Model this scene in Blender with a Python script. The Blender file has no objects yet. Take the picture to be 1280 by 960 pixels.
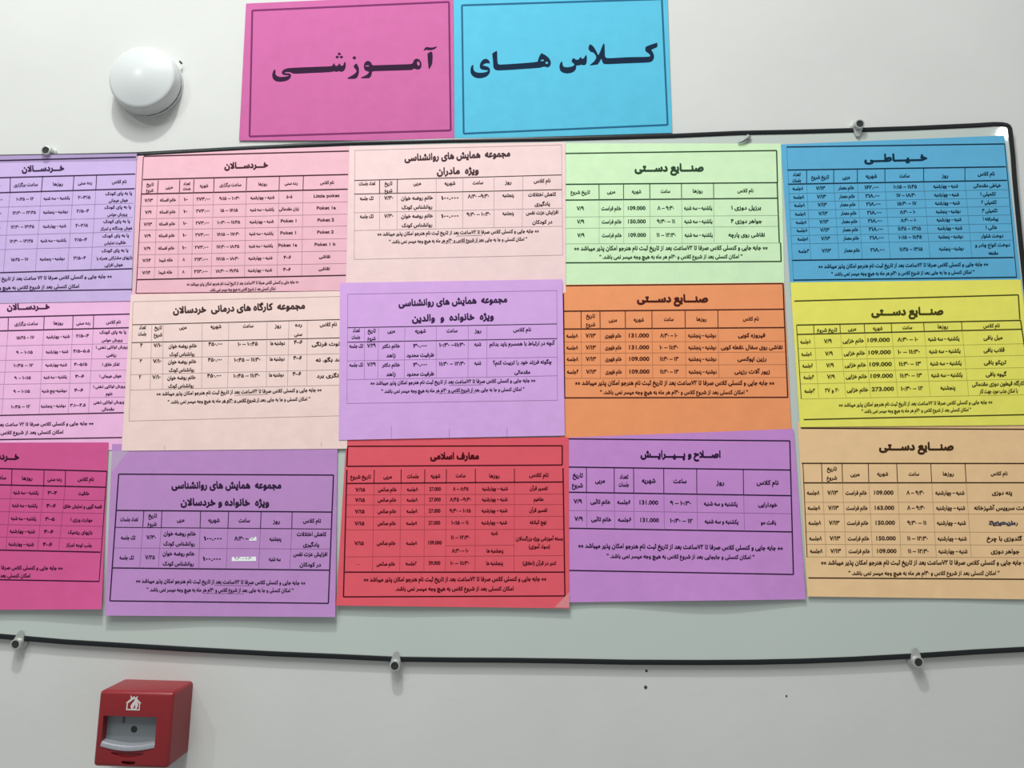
import bpy, math, unicodedata, random
import numpy as np
from mathutils import Matrix, Vector
from mathutils.geometry import delaunay_2d_cdt

S = bpy.context.scene
COL = S.collection
CAMH = 1.45                       # camera height above the floor
D = 0.972                         # camera to wall face
YAW, PITCH, ROLL, F = 0.02297, 0.13344, 0.02195, 916.7

# ------------------------------------------------------------------ camera
def cam_axes():
    cy, sy, cp, sp, cr, sr = (math.cos(YAW), math.sin(YAW), math.cos(PITCH), math.sin(PITCH),
                              math.cos(ROLL), math.sin(ROLL))
    fw = np.array([-sy*cp, cy*cp, sp]); r0 = np.array([cy, sy, 0.0]); u0 = np.cross(r0, fw)
    return r0*cr + u0*sr, -r0*sr + u0*cr, fw
CR, CU, CF = cam_axes()
CAM = np.array([0.0, -D, CAMH])
cd = bpy.data.cameras.new('camera'); cam = bpy.data.objects.new('camera', cd); COL.objects.link(cam)
cd.sensor_width = 36.0; cd.lens = F/1280*36.0; cd.clip_start = 0.02; cd.clip_end = 60
M = Matrix.Identity(4)
for i in range(3):
    M[i][0] = CR[i]; M[i][1] = CU[i]; M[i][2] = -CF[i]; M[i][3] = CAM[i]
cam.matrix_world = M
S.camera = cam

# ------------------------------------------------------------------ light, world, exposure
S.view_settings.view_transform = 'Standard'; S.view_settings.look = 'None'
S.view_settings.gamma = 1.0; S.view_settings.exposure = 0.22; S.view_settings.use_curve_mapping = False
w = bpy.data.worlds.new('room_air'); S.world = w; w.use_nodes = True
w.node_tree.nodes['Background'].inputs[0].default_value = (0.96, 1.0, 1.0, 1)
w.node_tree.nodes['Background'].inputs[1].default_value = 0.265
def bulb(name, loc, power, radius, col):
    l = bpy.data.lights.new(name, 'POINT'); l.energy = power; l.shadow_soft_size = radius; l.color = col
    o = bpy.data.objects.new(name, l); COL.objects.link(o); o.location = (loc[0], loc[1], CAMH+loc[2]); return o
def downlight(name, loc, power, size, col):
    l = bpy.data.lights.new(name, 'AREA'); l.shape = 'DISK'; l.size = size; l.energy = power; l.color = col
    o = bpy.data.objects.new(name, l); COL.objects.link(o); o.location = (loc[0], loc[1], CAMH+loc[2]); return o
downlight('ceiling_downlight', (-0.38, -0.92, 2.10), 24.0, 0.09, (0.97, 1.0, 0.985))
downlight('added_soft_fill', (-0.50, -1.45, 2.10), 38.0, 1.50, (0.985, 1.0, 0.985))  # added broad fill for the wall's brightness gradient, not a known fixture
bulb('ceiling_bulb', (-1.50, -1.60, 1.55), 21.0, 0.06, (0.92, 1.0, 1.0))
# small lamp to the right whose mirror image shows in the board's top right corner
gx = 1256.5; gy = 165.5
gd = CF+(gx-640)/F*CR-(gy-480)/F*CU
gt = (D-.0055)/gd[1]; hit = CAM+gd*gt; lamp = hit+np.array([gd[0], -gd[1], gd[2]])*gt*2.05
bulb('ceiling_bulb', (lamp[0], lamp[1], lamp[2]-CAMH), 3.0, 0.026, (1.0, 1.0, 0.98))

# ------------------------------------------------------------------ helpers
def unproj(P, y):
    """pixel of the 1280x960 photograph -> the point at depth y in front of the wall (wall face y = 0)"""
    P = np.asarray(P, float).reshape(-1, 2)
    x = (P[:, 0]-640)/F; v = -(P[:, 1]-480)/F
    d = CF + x[:, None]*CR + v[:, None]*CU
    t = (np.asarray(y, float)+D)/d[:, 1]
    return CAM + d*t[:, None]
def P3(x, y, dep=0.0): return unproj([(x, y)], dep)[0]

def mat(name, col, rough=0.6, metal=0.0, spec=0.5, mottle=0.0, mscale=60, bump=0.0, bscale=200, trans=0.0, coat=0.0):
    m = bpy.data.materials.new(name); m.use_nodes = True; nt = m.node_tree; b = nt.nodes['Principled BSDF']
    b.inputs['Base Color'].default_value = (*col, 1); b.inputs['Roughness'].default_value = rough
    b.inputs['Metallic'].default_value = metal; b.inputs['Specular IOR Level'].default_value = spec
    b.inputs['Transmission Weight'].default_value = trans; b.inputs['Coat Weight'].default_value = coat
    tc = nt.nodes.new('ShaderNodeTexCoord')
    if mottle:
        n = nt.nodes.new('ShaderNodeTexNoise'); n.inputs['Scale'].default_value = mscale; n.inputs['Detail'].default_value = 5
        nt.links.new(tc.outputs['Object'], n.inputs['Vector'])
        r = nt.nodes.new('ShaderNodeValToRGB'); e = r.color_ramp.elements
        e[0].position = .3; e[1].position = .7
        e[0].color = (*[c*(1-mottle) for c in col], 1); e[1].color = (*[min(1, c*(1+mottle)) for c in col], 1)
        nt.links.new(n.outputs['Fac'], r.inputs['Fac']); nt.links.new(r.outputs['Color'], b.inputs['Base Color'])
    if bump:
        n = nt.nodes.new('ShaderNodeTexNoise'); n.inputs['Scale'].default_value = bscale; n.inputs['Detail'].default_value = 4
        nt.links.new(tc.outputs['Object'], n.inputs['Vector'])
        k = nt.nodes.new('ShaderNodeBump'); k.inputs['Strength'].default_value = bump; k.inputs['Distance'].default_value = 0.002
        nt.links.new(n.outputs['Fac'], k.inputs['Height']); nt.links.new(k.outputs['Normal'], b.inputs['Normal'])
    return m

def mesh_obj(name, verts, faces, m, parent=None, origin=None, smooth=False):
    verts = np.asarray(verts, float)
    if parent is not None: o0 = np.array(parent['_o'])
    if origin is None:
        origin = np.array(parent['_o']) if parent is not None else verts.mean(0)
    me = bpy.data.meshes.new(name); me.from_pydata((verts-origin).tolist(), [], [tuple(map(int, f)) for f in faces])
    me.materials.append(m); me.update()
    if smooth:
        for p in me.polygons: p.use_smooth = True
    o = bpy.data.objects.new(name, me); COL.objects.link(o)
    o['_o'] = [float(c) for c in origin]
    if parent is not None:
        o.parent = parent; o.location = Vector(origin-o0)
    else: o.location = Vector(origin)
    return o
def tag(o, label, cat, group=None):
    o['label'] = label; o['category'] = cat
    if group: o['group'] = group
    return o
def empty(name, loc):
    o = bpy.data.objects.new(name, None); COL.objects.link(o); o.location = loc; o['_o'] = [float(c) for c in loc]
    o.empty_display_size = 0.02; return o

class MB:                                        # a growing mesh
    def __init__(s): s.v = []; s.f = []
    def add(s, v, f):
        n = len(s.v); s.v += [tuple(map(float, p)) for p in v]; s.f += [tuple(int(i)+n for i in q) for q in f]
    def prism(s, poly, y0, y1):                  # poly: list of (x, z); extruded from y0 (back) to y1 (front)
        n = len(poly)
        s.add([(x, y0, z) for x, z in poly]+[(x, y1, z) for x, z in poly],
              [tuple(range(n))[::-1], tuple(range(n, 2*n))]+[(i, (i+1) % n, n+(i+1) % n, n+i) for i in range(n)])
    def lathe(s, cx, cz, prof, seg=64, a0=0, a1=2*math.pi):   # prof: list of (radius, y)
        full = abs(a1-a0-2*math.pi) < 1e-6; ns = seg if full else seg+1
        v = []; f = []
        for r, y in prof:
            for k in range(ns):
                a = a0+(a1-a0)*k/seg; v.append((cx+r*math.cos(a), y, cz+r*math.sin(a)))
        for i in range(len(prof)-1):
            for k in range(seg):
                k2 = (k+1) % ns
                f.append((i*ns+k, i*ns+k2, (i+1)*ns+k2, (i+1)*ns+k))
        s.add(v, f)
    def obj(s, name, m, parent=None, origin=None, smooth=False): return mesh_obj(name, s.v, s.f, m, parent, origin, smooth)
def autosmooth(o, ang=35):
    import bmesh
    bm = bmesh.new(); bm.from_mesh(o.data); bmesh.ops.recalc_face_normals(bm, faces=bm.faces)
    for f in bm.faces: f.smooth = True
    for e in bm.edges:
        if len(e.link_faces) == 2 and e.calc_face_angle(0) > math.radians(ang): e.smooth = False
    bm.to_mesh(o.data); bm.free(); return o

# ------------------------------------------------------------------ lettering
FORMS = {}
for cp in list(range(0xFB50, 0xFE00))+list(range(0xFE70, 0xFEFD)):
    d = unicodedata.decomposition(chr(cp)).split()
    if len(d) == 2 and d[0] in ('<isolated>', '<final>', '<initial>', '<medial>'):
        FORMS.setdefault(chr(int(d[1], 16)), {}).setdefault(d[0][1:-1], chr(cp))
LAMALEF = {'ا': ('\uFEFB', '\uFEFC'), 'آ': ('\uFEF5', '\uFEF6')}
def joins_left(c): return c == 'ـ' or 'initial' in FORMS.get(c, {})
def joins_right(c): return c == 'ـ' or 'final' in FORMS.get(c, {})
MIR = {'(': ')', ')': '('}
def shape(t):
    if not any('\u0600' <= c <= '\u06EF' or '\u06FA' <= c <= '\u06FF' for c in t): return t   # numbers, Latin: written as seen
    out = []; i = 0
    while i < len(t):
        c = t[i]; prev = t[i-1] if i else ''
        pj = bool(prev) and joins_left(prev) and joins_right(c)
        if c == 'ل' and i+1 < len(t) and t[i+1] in LAMALEF:
            out.append(LAMALEF[t[i+1]][1 if pj else 0]); i += 2; continue
        nj = i+1 < len(t) and joins_left(c) and joins_right(t[i+1])
        f = FORMS.get(c)
        if f:
            k = 'medial' if pj and nj else 'final' if pj else 'initial' if nj else 'isolated'
            out.append(f.get(k) or f.get('isolated') or c)
        else: out.append(MIR.get(c, c))
        i += 1
    out = out[::-1]; r = []; run = []
    for c in out:
        if c.isdigit() or (c in '/.:' and run): run.append(c)
        else:
            r += run[::-1]; run = []; r.append(c)
    return ''.join(r+run[::-1])
_cv = bpy.data.curves.new('type', 'FONT'); _cv.resolution_u = 2; _cv.fill_mode = 'NONE'
_co = bpy.data.objects.new('type', _cv); COL.objects.link(_co)
_cache = {}; _outline = {}
def area(p): x, y = p[:, 0], p[:, 1]; return .5*float((x*np.roll(y, -1)-np.roll(x, -1)*y).sum())
def inside(pt, poly):
    x, y = pt; X, Y = poly[:, 0], poly[:, 1]; X2, Y2 = np.roll(X, -1), np.roll(Y, -1)
    c = (Y > y) != (Y2 > y)
    with np.errstate(divide='ignore', invalid='ignore'):
        return bool((c & (x < (X2-X)*(y-Y)/(Y2-Y)+X)).sum() % 2)
def contours(t):                                 # the closed outlines of a line of type
    if t in _outline: return _outline[t]
    _cv.body = shape(t); me = _co.to_mesh(); V = [tuple(p.co)[:2] for p in me.vertices]
    nb = {}
    for e in me.edges:
        i, j = e.vertices; nb.setdefault(i, []).append(j); nb.setdefault(j, []).append(i)
    _co.to_mesh_clear(); seen = set(); res = []
    for st in range(len(V)):
        if st in seen or st not in nb: continue
        lp = [st]; seen.add(st); cur = max(nb[st]) if st+1 not in nb[st] else st+1
        while cur not in seen:
            lp.append(cur); seen.add(cur); nx = [k for k in nb[cur] if k not in seen]
            if not nx: break
            cur = nx[0]
        p = np.array([V[i] for i in lp]); d = np.linalg.norm(p-np.roll(p, 1, 0), axis=1); p = p[d > 1e-4]
        if len(p) > 2 and abs(area(p)) > 1e-5: res.append(p)
    _outline[t] = res; return res
def embolden(p, s, dx, dy):
    a, b = p-np.roll(p, 1, 0), np.roll(p, -1, 0)-p
    a /= np.linalg.norm(a, axis=1)[:, None]+1e-9; b /= np.linalg.norm(b, axis=1)[:, None]+1e-9
    t = a+b; t /= np.linalg.norm(t, axis=1)[:, None]+1e-6
    return p+np.stack([t[:, 1]*dx, -t[:, 0]*dy], 1)*s
def fill(loops):                                 # closed outlines (holes by containment) -> flat mesh
    c = bpy.data.curves.new('outline', 'CURVE'); c.dimensions = '2D'; c.fill_mode = 'FRONT'
    for lp in loops:
        s = c.splines.new('POLY'); s.points.add(len(lp)-1); s.use_cyclic_u = True
        for p, q in zip(s.points, lp): p.co = (q[0], q[1], 0, 1)
    o = bpy.data.objects.new('outline', c); COL.objects.link(o); me = o.to_mesh()
    v = np.array([tuple(p.co)[:2] for p in me.vertices]).reshape(-1, 2); f = [tuple(p.vertices) for p in me.polygons]
    o.to_mesh_clear(); bpy.data.objects.remove(o); bpy.data.curves.remove(c); return v, f
def fill_nonzero(loops):                         # outlines that may cross: keep every triangle the winding rule counts as solid
    pts = np.vstack(loops); ed = []; n = 0
    for lp in loops: ed += [(n+i, n+(i+1) % len(lp)) for i in range(len(lp))]; n += len(lp)
    r = delaunay_2d_cdt([Vector(p) for p in pts], ed, [], 0, 1e-6)
    v = np.array([tuple(p) for p in r[0]]); f = np.array([tuple(q) for q in r[2]])
    c = v[f].mean(1); wn = np.zeros(len(f), int)
    for lp in loops:
        q = np.roll(lp, -1, 0); x0, y0, x1, y1 = lp[:, 0], lp[:, 1], q[:, 0], q[:, 1]
        side = (x1-x0)*(c[:, 1:]-y0)-(c[:, :1]-x0)*(y1-y0)
        wn += ((y0 <= c[:, 1:]) & (y1 > c[:, 1:]) & (side > 0)).sum(1)-((y0 > c[:, 1:]) & (y1 <= c[:, 1:]) & (side < 0)).sum(1)
    f = f[wn != 0]; used, inv = np.unique(f, return_inverse=True)
    return v[used], inv.reshape(-1, 3)
_shapes = {}
def glyphs(t, bold):
    if (t, bold) in _cache: return _cache[t, bold]
    cs = sorted(contours(t), key=lambda c: c[:, 0].min()); groups = []
    for c in cs:                                 # outlines that share a stretch of the line are filled together
        if groups and c[:, 0].min() < groups[-1][1]+2*bold:
            groups[-1][0].append(c); groups[-1][1] = max(groups[-1][1], c[:, 0].max())
        else: groups.append([[c], c[:, 0].max()])
    V = []; Fc = []; n = 0
    for g, _ in groups:
        base = np.min([c.min(0) for c in g], 0); ars = [area(c) for c in g]
        sg = 1 if ars[int(np.argmax(np.abs(ars)))] > 0 else -1
        key = (bold, tuple(tuple(np.round((c[::5]-base).ravel(), 3)) for c in g))
        if key not in _shapes:
            lp = []
            for c, a in zip(g, ars):
                s2 = sg
                if a*sg < 0 and not any(inside(c[0]*.97+c.mean(0)*.03, d) for d, a2 in zip(g, ars) if a2*sg > 0): s2 = -sg
                e = embolden(c, s2, bold, bold*(1.35 if a*s2 > 0 else .8))
                if a*s2 > 0 or area(e)*a > 1e-4: lp.append(e-base)
            _shapes[key] = fill_nonzero(lp)
        v, f = _shapes[key]; V.append(v+base); Fc += [tuple(int(q)+n for q in p) for p in f]; n += len(v)
    _cache[t, bold] = (np.vstack(V), Fc); return _cache[t, bold]
def rounded(lp):                                 # one corner-cutting pass softens a traced outline
    r = []; n = len(lp)
    for i in range(n):
        a, b = np.array(lp[i]), np.array(lp[(i+1) % n]); r += [a*.8+b*.2, a*.2+b*.8]
    return r
def ell(cx, cy, rx, ry, rot=0, n=14):
    r = []
    for k in range(n):
        a = 2*math.pi*k/n; x, y = rx*math.cos(a), ry*math.sin(a); c, s = math.cos(rot), math.sin(rot)
        r.append((cx+x*c-y*s, cy+x*s+y*c))
    return r
def dia(cx, cy, rx, ry): return [(cx-rx, cy), (cx, cy-ry), (cx+rx, cy), (cx, cy+ry)]

# ------------------------------------------------------------------ paper sheets
Y_BOARD = -0.0055
PAPER_T = 0.00012
def inv_bilinear(q, P):
    q = np.array(q, float); uv = np.full((len(P), 2), .5)
    for _ in range(8):
        u, v = uv[:, :1], uv[:, 1:]
        X = q[0]*(1-u)*(1-v)+q[1]*u*(1-v)+q[2]*u*v+q[3]*(1-u)*v
        du = (q[1]-q[0])*(1-v)+(q[2]-q[3])*v; dv = (q[3]-q[0])*(1-u)+(q[2]-q[1])*u
        det = du[:, 0]*dv[:, 1]-du[:, 1]*dv[:, 0]; e = P-X
        uv += np.stack([(e[:, 0]*dv[:, 1]-e[:, 1]*dv[:, 0])/det, (du[:, 0]*e[:, 1]-du[:, 1]*e[:, 0])/det], 1)
    return uv
class Sheet:
    def __init__(s, quad, y0, lift, col, ink, label, org, group, name='notice_sheet', cat='notice'):
        s.q = np.array(quad, float); s.y0 = y0; s.lift = lift; s.org = org
        nu, nv = 28, 20
        g = np.array([(i/nu, j/nv) for j in range(nv+1) for i in range(nu+1)])
        u, v = g[:, :1], g[:, 1:]
        px = s.q[0]*(1-u)*(1-v)+s.q[1]*u*(1-v)+s.q[2]*u*v+s.q[3]*(1-u)*v
        y = y0-np.array([lift(a, b) for a, b in g])
        front = unproj(px, y); back = front+np.array([0, PAPER_T, 0])
        n = len(g); f = []; W = nu+1
        for j in range(nv):
            for i in range(nu):
                a = j*W+i; f.append((a, a+W, a+W+1, a+1)); f.append((n+a, n+a+1, n+a+W+1, n+a+W))
        rim = [i for i in range(W)]+[j*W+nu for j in range(1, nv+1)]+[nv*W+i for i in range(nu-1, -1, -1)]+[j*W for j in range(nv-1, 0, -1)]
        for a, b in zip(rim, rim[1:]+rim[:1]): f.append((a, b, n+b, n+a))
        s.paper = mat('paper', col, .75, spec=.25, mottle=.035, mscale=45, bump=.10, bscale=90)
        ink = tuple(.62*c for c in ink); s.ink = mat('print', ink, .8, spec=.1); s.faint = mat('fine_print', [a*.55+b*.45 for a, b in zip(ink, col)], .8, spec=.1)
        s.root = mesh_obj(name, np.vstack([front, back]), f, s.paper, smooth=False)
        tag(s.root, label, cat, group)
    def pts(s, P, eps):                          # crop coordinates -> on the sheet
        P = np.asarray(P, float); ox, oy, k = s.org
        px = P/k+np.array([ox, oy]); uv = inv_bilinear(s.q, px)
        y = s.y0-np.array([s.lift(min(max(a, 0), 1), min(max(b, 0), 1)) for a, b in uv])-eps
        return unproj(px, y)
    def flat(s, name, items, m, eps=0.00014):
        V = []; Fc = []; n = 0
        for v, f in items:
            V.append(np.asarray(v, float)); Fc += [tuple(i+n for i in q) for q in f]; n += len(v)
        return mesh_obj(name, s.pts(np.vstack(V), eps), Fc, m, s.root)
def seg(x0, y0, x1, y1, w):
    L = math.hypot(x1-x0, y1-y0); nx, ny = -(y1-y0)/L*w/2, (x1-x0)/L*w/2; n = max(1, int(L/60)); v = []; f = []
    for i in range(n+1):
        t = i/n; x, y = x0+(x1-x0)*t, y0+(y1-y0)*t; v += [(x+nx, y+ny), (x-nx, y-ny)]
        if i: k = 2*i; f.append((k-2, k-1, k+1, k))
    return v, f
def word(t, cx, cy, wd, em, slope=0.0, bold=0.014):
    t = t.replace('**', '\u066D\u066D').replace('--', '\u201D').replace('-', '\u2013')
    v, f = glyphs(t, bold); x0, x1 = v[:, 0].min(), v[:, 0].max()
    sx = wd/(x1-x0) if wd else em*.7
    X = (v[:, 0]-(x0+x1)/2)*sx; Y = -v[:, 1]*em+em*.24
    return np.stack([cx+X, cy+Y+slope*X], 1), f

F1 = '** جابه جایی و کنسلی کلاس صرفا تا ۷۲ساعت بعد از تاریخ ثبت نام هنرجو امکان پذیر میباشد **'
F2A = '-- امکان کنسلی بعد از شروع کلاس و ۳۰ام هر ماه به هیچ وجه میسر نمی باشد. --'
F2B = '-- امکان کنسلی و جا به جایی بعد از شروع کلاس و ۳۰ام هر ماه به هیچ وجه میسر نمی باشد. --'
F2S = 'امکان کنسلی بعد از شروع کلاس به هیچ وجه میسر نمی باشد.'
F2C = '-- امکان کنسلی و جابجایی بعد از شروع کلاس به هیچ وجه میسر نمی باشد. --'
SH_CH, YEK_SE, DO_PANJ = 'شنبه - چهارشنبه', 'یکشنبه - سه شنبه', 'دوشنبه - پنجشنبه'

def rows(xs, ws, xoff, ylist, cells):
    """xs, ws: column centres and widths at the first row; xoff: sideways drift at the last row;
       ylist: (y at right column, y at left column) per row; cells: strings (or (string, width)) per row"""
    out = []; xr, xl = xs[0], xs[-1]; n = len(ylist)
    for i, (yr, yl) in enumerate(ylist):
        sl = (yr-yl)/(xr-xl); dx = xoff*i/max(1, n-1)
        for x, wd, c in zip(xs, ws, cells[i]):
            if c is None: continue
            t, ww = c if isinstance(c, tuple) else (c, wd)
            out.append((t, x+dx, yr+(x-xr)*sl, ww, sl))
    return out
GROUP = 'printed timetable sheets on the wall board'
def near_groups(cells, k):                       # entries that stand close together are one block of print
    left = list(cells); out = []
    while left:
        g = [left.pop()]; i = 0
        while i < len(g):
            _, x, y, wd, _ = g[i]; i += 1
            for c in left[:]:
                if max(abs(c[1]-x)-(c[3]+wd)/2, abs(c[2]-y)-22) < 13*k: g.append(c); left.remove(c)
        out.append(g)
    return out
def timetable(quad, level, lift, col, ink, label, org, titles, heavy, medium, thin, head, cells, foots, em, under=(), tbold=.054):
    s = Sheet(quad, Y_BOARD-0.0002-0.0005*level, lift, col, ink, label, org, GROUP)
    k = org[2]
    for t, x, y, wd, e, sl in titles: s.flat('heading_lettering', [word(t, x, y, wd, e*.78, sl, tbold)], s.ink)
    s.flat('table_border', [seg(*l, 1.6*k) for l in heavy]+[seg(*l, 1.0*k) for l in medium], s.ink) if heavy or medium else None
    s.flat('table_grid', [seg(*l, .5*k) for l in thin], s.faint)
    for h in head: s.flat('column_lettering', [word(h[0], h[1], h[2], h[3], em[0]*.9, h[4] if len(h) > 4 else 0, .04)], s.ink)
    for g in near_groups(cells, k): s.flat('table_lettering', [word(t, x, y, wd, em[1]*.87, sl, .042) for t, x, y, wd, sl in g], s.ink)
    for t, x, y, wd, e, sl in foots: s.flat('footnote_lettering', [word(t, x, y, wd, e*.9, sl, .042)], s.ink)
    if under: s.flat('underline_print', [seg(*l, .4*k) for l in under], s.ink)
    return s

# ------------------------------------------------------------------ the wall
mw = mat('wall_paint', (.66, .66, .635), .7, spec=.3, mottle=.02, mscale=9, bump=.12, bscale=60)
wb = MB(); wb.add([(-3, 0, 0), (3, 0, 0), (3, 0, 3.1), (-3, 0, 3.1), (-3, .12, 0), (3, .12, 0), (3, .12, 3.1), (-3, .12, 3.1)],
                  [(0, 1, 2, 3), (5, 4, 7, 6), (4, 0, 3, 7), (1, 5, 6, 2), (3, 2, 6, 7), (4, 5, 1, 0)])
wall = wb.obj('wall_back', mw); wall['kind'] = 'structure'
nail = mat('hole_dark', (.05, .045, .04), .9)
for (x, y, r) in ((808, 838.5, .0016), (807, 859, .0021), (983, 870, .0012)):
    c = P3(x, y); b = MB(); b.lathe(c[0], c[2], [(0, -.0004), (r, -.0004), (r, 0.0)], 14); b.obj('nail_hole', nail, wall)

# ------------------------------------------------------------------ the board
top = [(-250, 204), (-120, 197), (0, 193.6), (90, 192.2), (170, 190.4), (215, 188), (280, 184.4), (386, 178.8), (440, 176.4), (560, 173.2), (680, 171.4), (842, 167.2), (925, 163.5),
       (1000, 162), (1062, 160.2), (1140, 157.6), (1220, 154), (1242, 152.6)]
cor1 = [(1252, 152.8), (1259, 154), (1263, 156.5), (1265.2, 160.5), (1266, 167)]
right = [(1269, 195), (1270.8, 221), (1274.6, 261.6), (1278.6, 302), (1285, 360), (1300, 500), (1314, 620), (1326, 730), (1331, 785)]
cor2 = [(1331, 797), (1327, 806), (1320, 810.5), (1308, 813)]
bot = [(1280, 815), (1219, 818.2), (1138, 823.5), (1066, 827.4), (1000, 829.8), (940, 831), (877, 831.4), (788, 831), (714, 829.6), (640, 828.5), (566, 828), (493, 827),
       (420, 823.6), (340, 820.3), (239, 815), (159, 810.2), (80, 805.4), (0, 798.5), (-120, 789), (-235, 781)]
outl = top+cor1+right+cor2+bot+[(-247, 778), (-254, 766), (-258, 500), (-257, 216)]
O3 = unproj(outl, Y_BOARD)[:, [0, 2]]
def inset(poly, d):
    n = len(poly); r = []
    for i in range(n):
        a, b, c = poly[i-1], poly[i], poly[(i+1) % n]
        t = (b-a)/np.linalg.norm(b-a)+(c-b)/np.linalg.norm(c-b); t /= np.linalg.norm(t)
        r.append(b+d*np.array([t[1], -t[0]]))
    return np.array(r)
O3i = inset(O3, .0064)
m_board = mat('white_enamel', (.56, .615, .575), .035, spec=.5, mottle=.015, mscale=6)
m_edge = mat('black_edge', (.014, .016, .018), .3, spec=.3)
b = MB(); b.prism([tuple(p) for p in inset(O3, .001)], -.0015, Y_BOARD); board = b.obj('notice_board', m_board)
tag(board, 'large glossy white wall board with black rounded edging behind the coloured sheets', 'notice board')
b = MB(); n = len(O3); ring = []
prof = [(O3, -.0012), (O3, -.0060), (inset(O3, .0008), -.0066), (inset(O3, .0056), -.0066), (O3i, -.0060), (O3i, -.0054)]
v = []; f = []
for P, y in prof: v += [(p[0], y, p[1]) for p in P]
for k in range(len(prof)-1):
    for i in range(n): f.append((k*n+i, k*n+(i+1) % n, (k+1)*n+(i+1) % n, (k+1)*n+i))
b.add(v, f); e = autosmooth(b.obj('edge_trim', m_edge, board), 40); e['label'] = 'black edging strip'

# clips that hold the board: a post, a tongue over the edging, a dark socket
m_steel = mat('dull_steel', (.52, .53, .51), .36, metal=.45); m_sock = mat('socket_dark', (.02, .022, .02), .7)
def clip(x, y, up, lean, label, covered=False):
    c = P3(x, y, -.013); cx, cz = c[0], c[2]; b = MB()
    b.lathe(cx, cz, [(.0, 0), (.0088, 0), (.0088, -.003), (.0074, -.0045), (.0070, -.0115), (.0064, -.0128), (.0049, -.0130), (.0049, -.0105), (0, -.0105)], 32)
    r = autosmooth(b.obj('board_clip', m_steel, origin=np.array([cx, -.0, cz])), 35)
    b = MB(); b.lathe(cx, cz, [(0, -.0107), (.0047, -.0107), (.0047, -.0124), (.0040, -.0126), (0, -.0122)], 24); b.obj('screw_socket', m_sock, r)['label'] = 'dark screw head'
    tag(r, label, 'clip', 'steel clips along the board edge')
    if covered: return                         # its tongue is under a sheet
    s = 1 if up else -1; h = .0165
    pl = [(-.0068, 0), (.0068, 0), (.0060, .006), (.0042, .012), (.0022, h-.0008), (0, h), (-.0022, h-.0008), (-.0042, .012), (-.0060, .006)]
    pts = [(cx+a+lean*t, cz+s*t) for a, t in pl]
    if s < 0: pts = pts[::-1]
    b = MB(); b.prism(pts, -.0068, -.0084); autosmooth(b.obj('clip_tongue', m_steel, r), 30)
clip(19, 805.5, True, .15, 'steel board clip on the bottom edge, above the red alarm box')
clip(493.3, 832.5, True, .05, 'steel board clip on the bottom edge, below the red sheet')
clip(1148.3, 828, True, -.05, 'steel board clip on the bottom edge, below the peach sheet')
clip(57, 187.5, False, .35, 'steel board clip on the top edge above the lavender sheet, at upper left', True)
clip(1075, 154.5, False, -.1, 'steel board clip on the top edge above the blue sewing timetable')

# ------------------------------------------------------------------ the timetables
flat0 = lambda u, v: .0001*math.sin(3*u+1)+.0001
def drop(a, b, ph=0.0):                        # the loose lower edge stands off the board
    return lambda u, v: .0001+(a+b*math.sin(2.2*u*math.pi+ph))*max(0, (v-.35)/.65)**2.5

# lavender, top left
H = [('نام کلاس', 715, 228, 88, -.03), ('رده سنی', 510, 235, 85, -.03), ('روزها', 348, 242, 60, -.03), ('ساعت برگزاری', 155, 246, 145, -.03), ('شهریه', -30, 252, 62, -.03)]
C = rows([505, 340, 150, -40], [75, 152, 120, 110], 0, [(322, 337)], [['۲-۳/۵', (YEK_SE, 158), ('۱۰:۴۵ - ۱۲', 105), '۲۷۳.۰۰۰']])
C += rows([497, 333, 145, -46], [75, 150, 140, 110], 0, [(404, 419)], [['۲/۵-۴', DO_PANJ, '۱۲:۳۰ - ۱۳:۴۵', '۲۷۳.۰۰۰']])
C += rows([490, 327, 135, -52], [75, 140, 140, 110], 0, [(490, 503)], [['۲-۲/۵', SH_CH, '۱۲:۳۰ - ۱۳:۴۵', '۲۷۳.۰۰۰']])
C += rows([485, 320, 128, -58], [75, 155, 140, 110], 0, [(576, 589)], [['۲/۵-۴', YEK_SE, '۱۲:۳۰ - ۱۳:۴۵', '۲۷۳.۰۰۰']])
C += rows([478, 313, 118, -64], [75, 150, 105, 110], 0, [(686, 699)], [['۳/۵-۴', DO_PANJ, '۱۵:۴۵ - ۱۷', '۲۷۳.۰۰۰']])
for i, (x, y) in enumerate(((712, 298), (706, 380), (700, 465), (694, 551), (690, 640))): C.append(('پا به پای کودک', x, y, 160, -.03))
C += [('هوش هیجانی', 710, 340, 115, -.03), ('پرورش حواس', 704, 424, 120, -.03), ('هوش چندگانه و تمرکز', 698, 508, 190, -.03), ('خلاقیت نمایشی', 690, 594, 132, -.03),
      ('بازیهای مشارکتی همراه با', 687, 685, 215, -.03), ('هوش افزایی', 682, 727, 110, -.03)]
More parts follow.
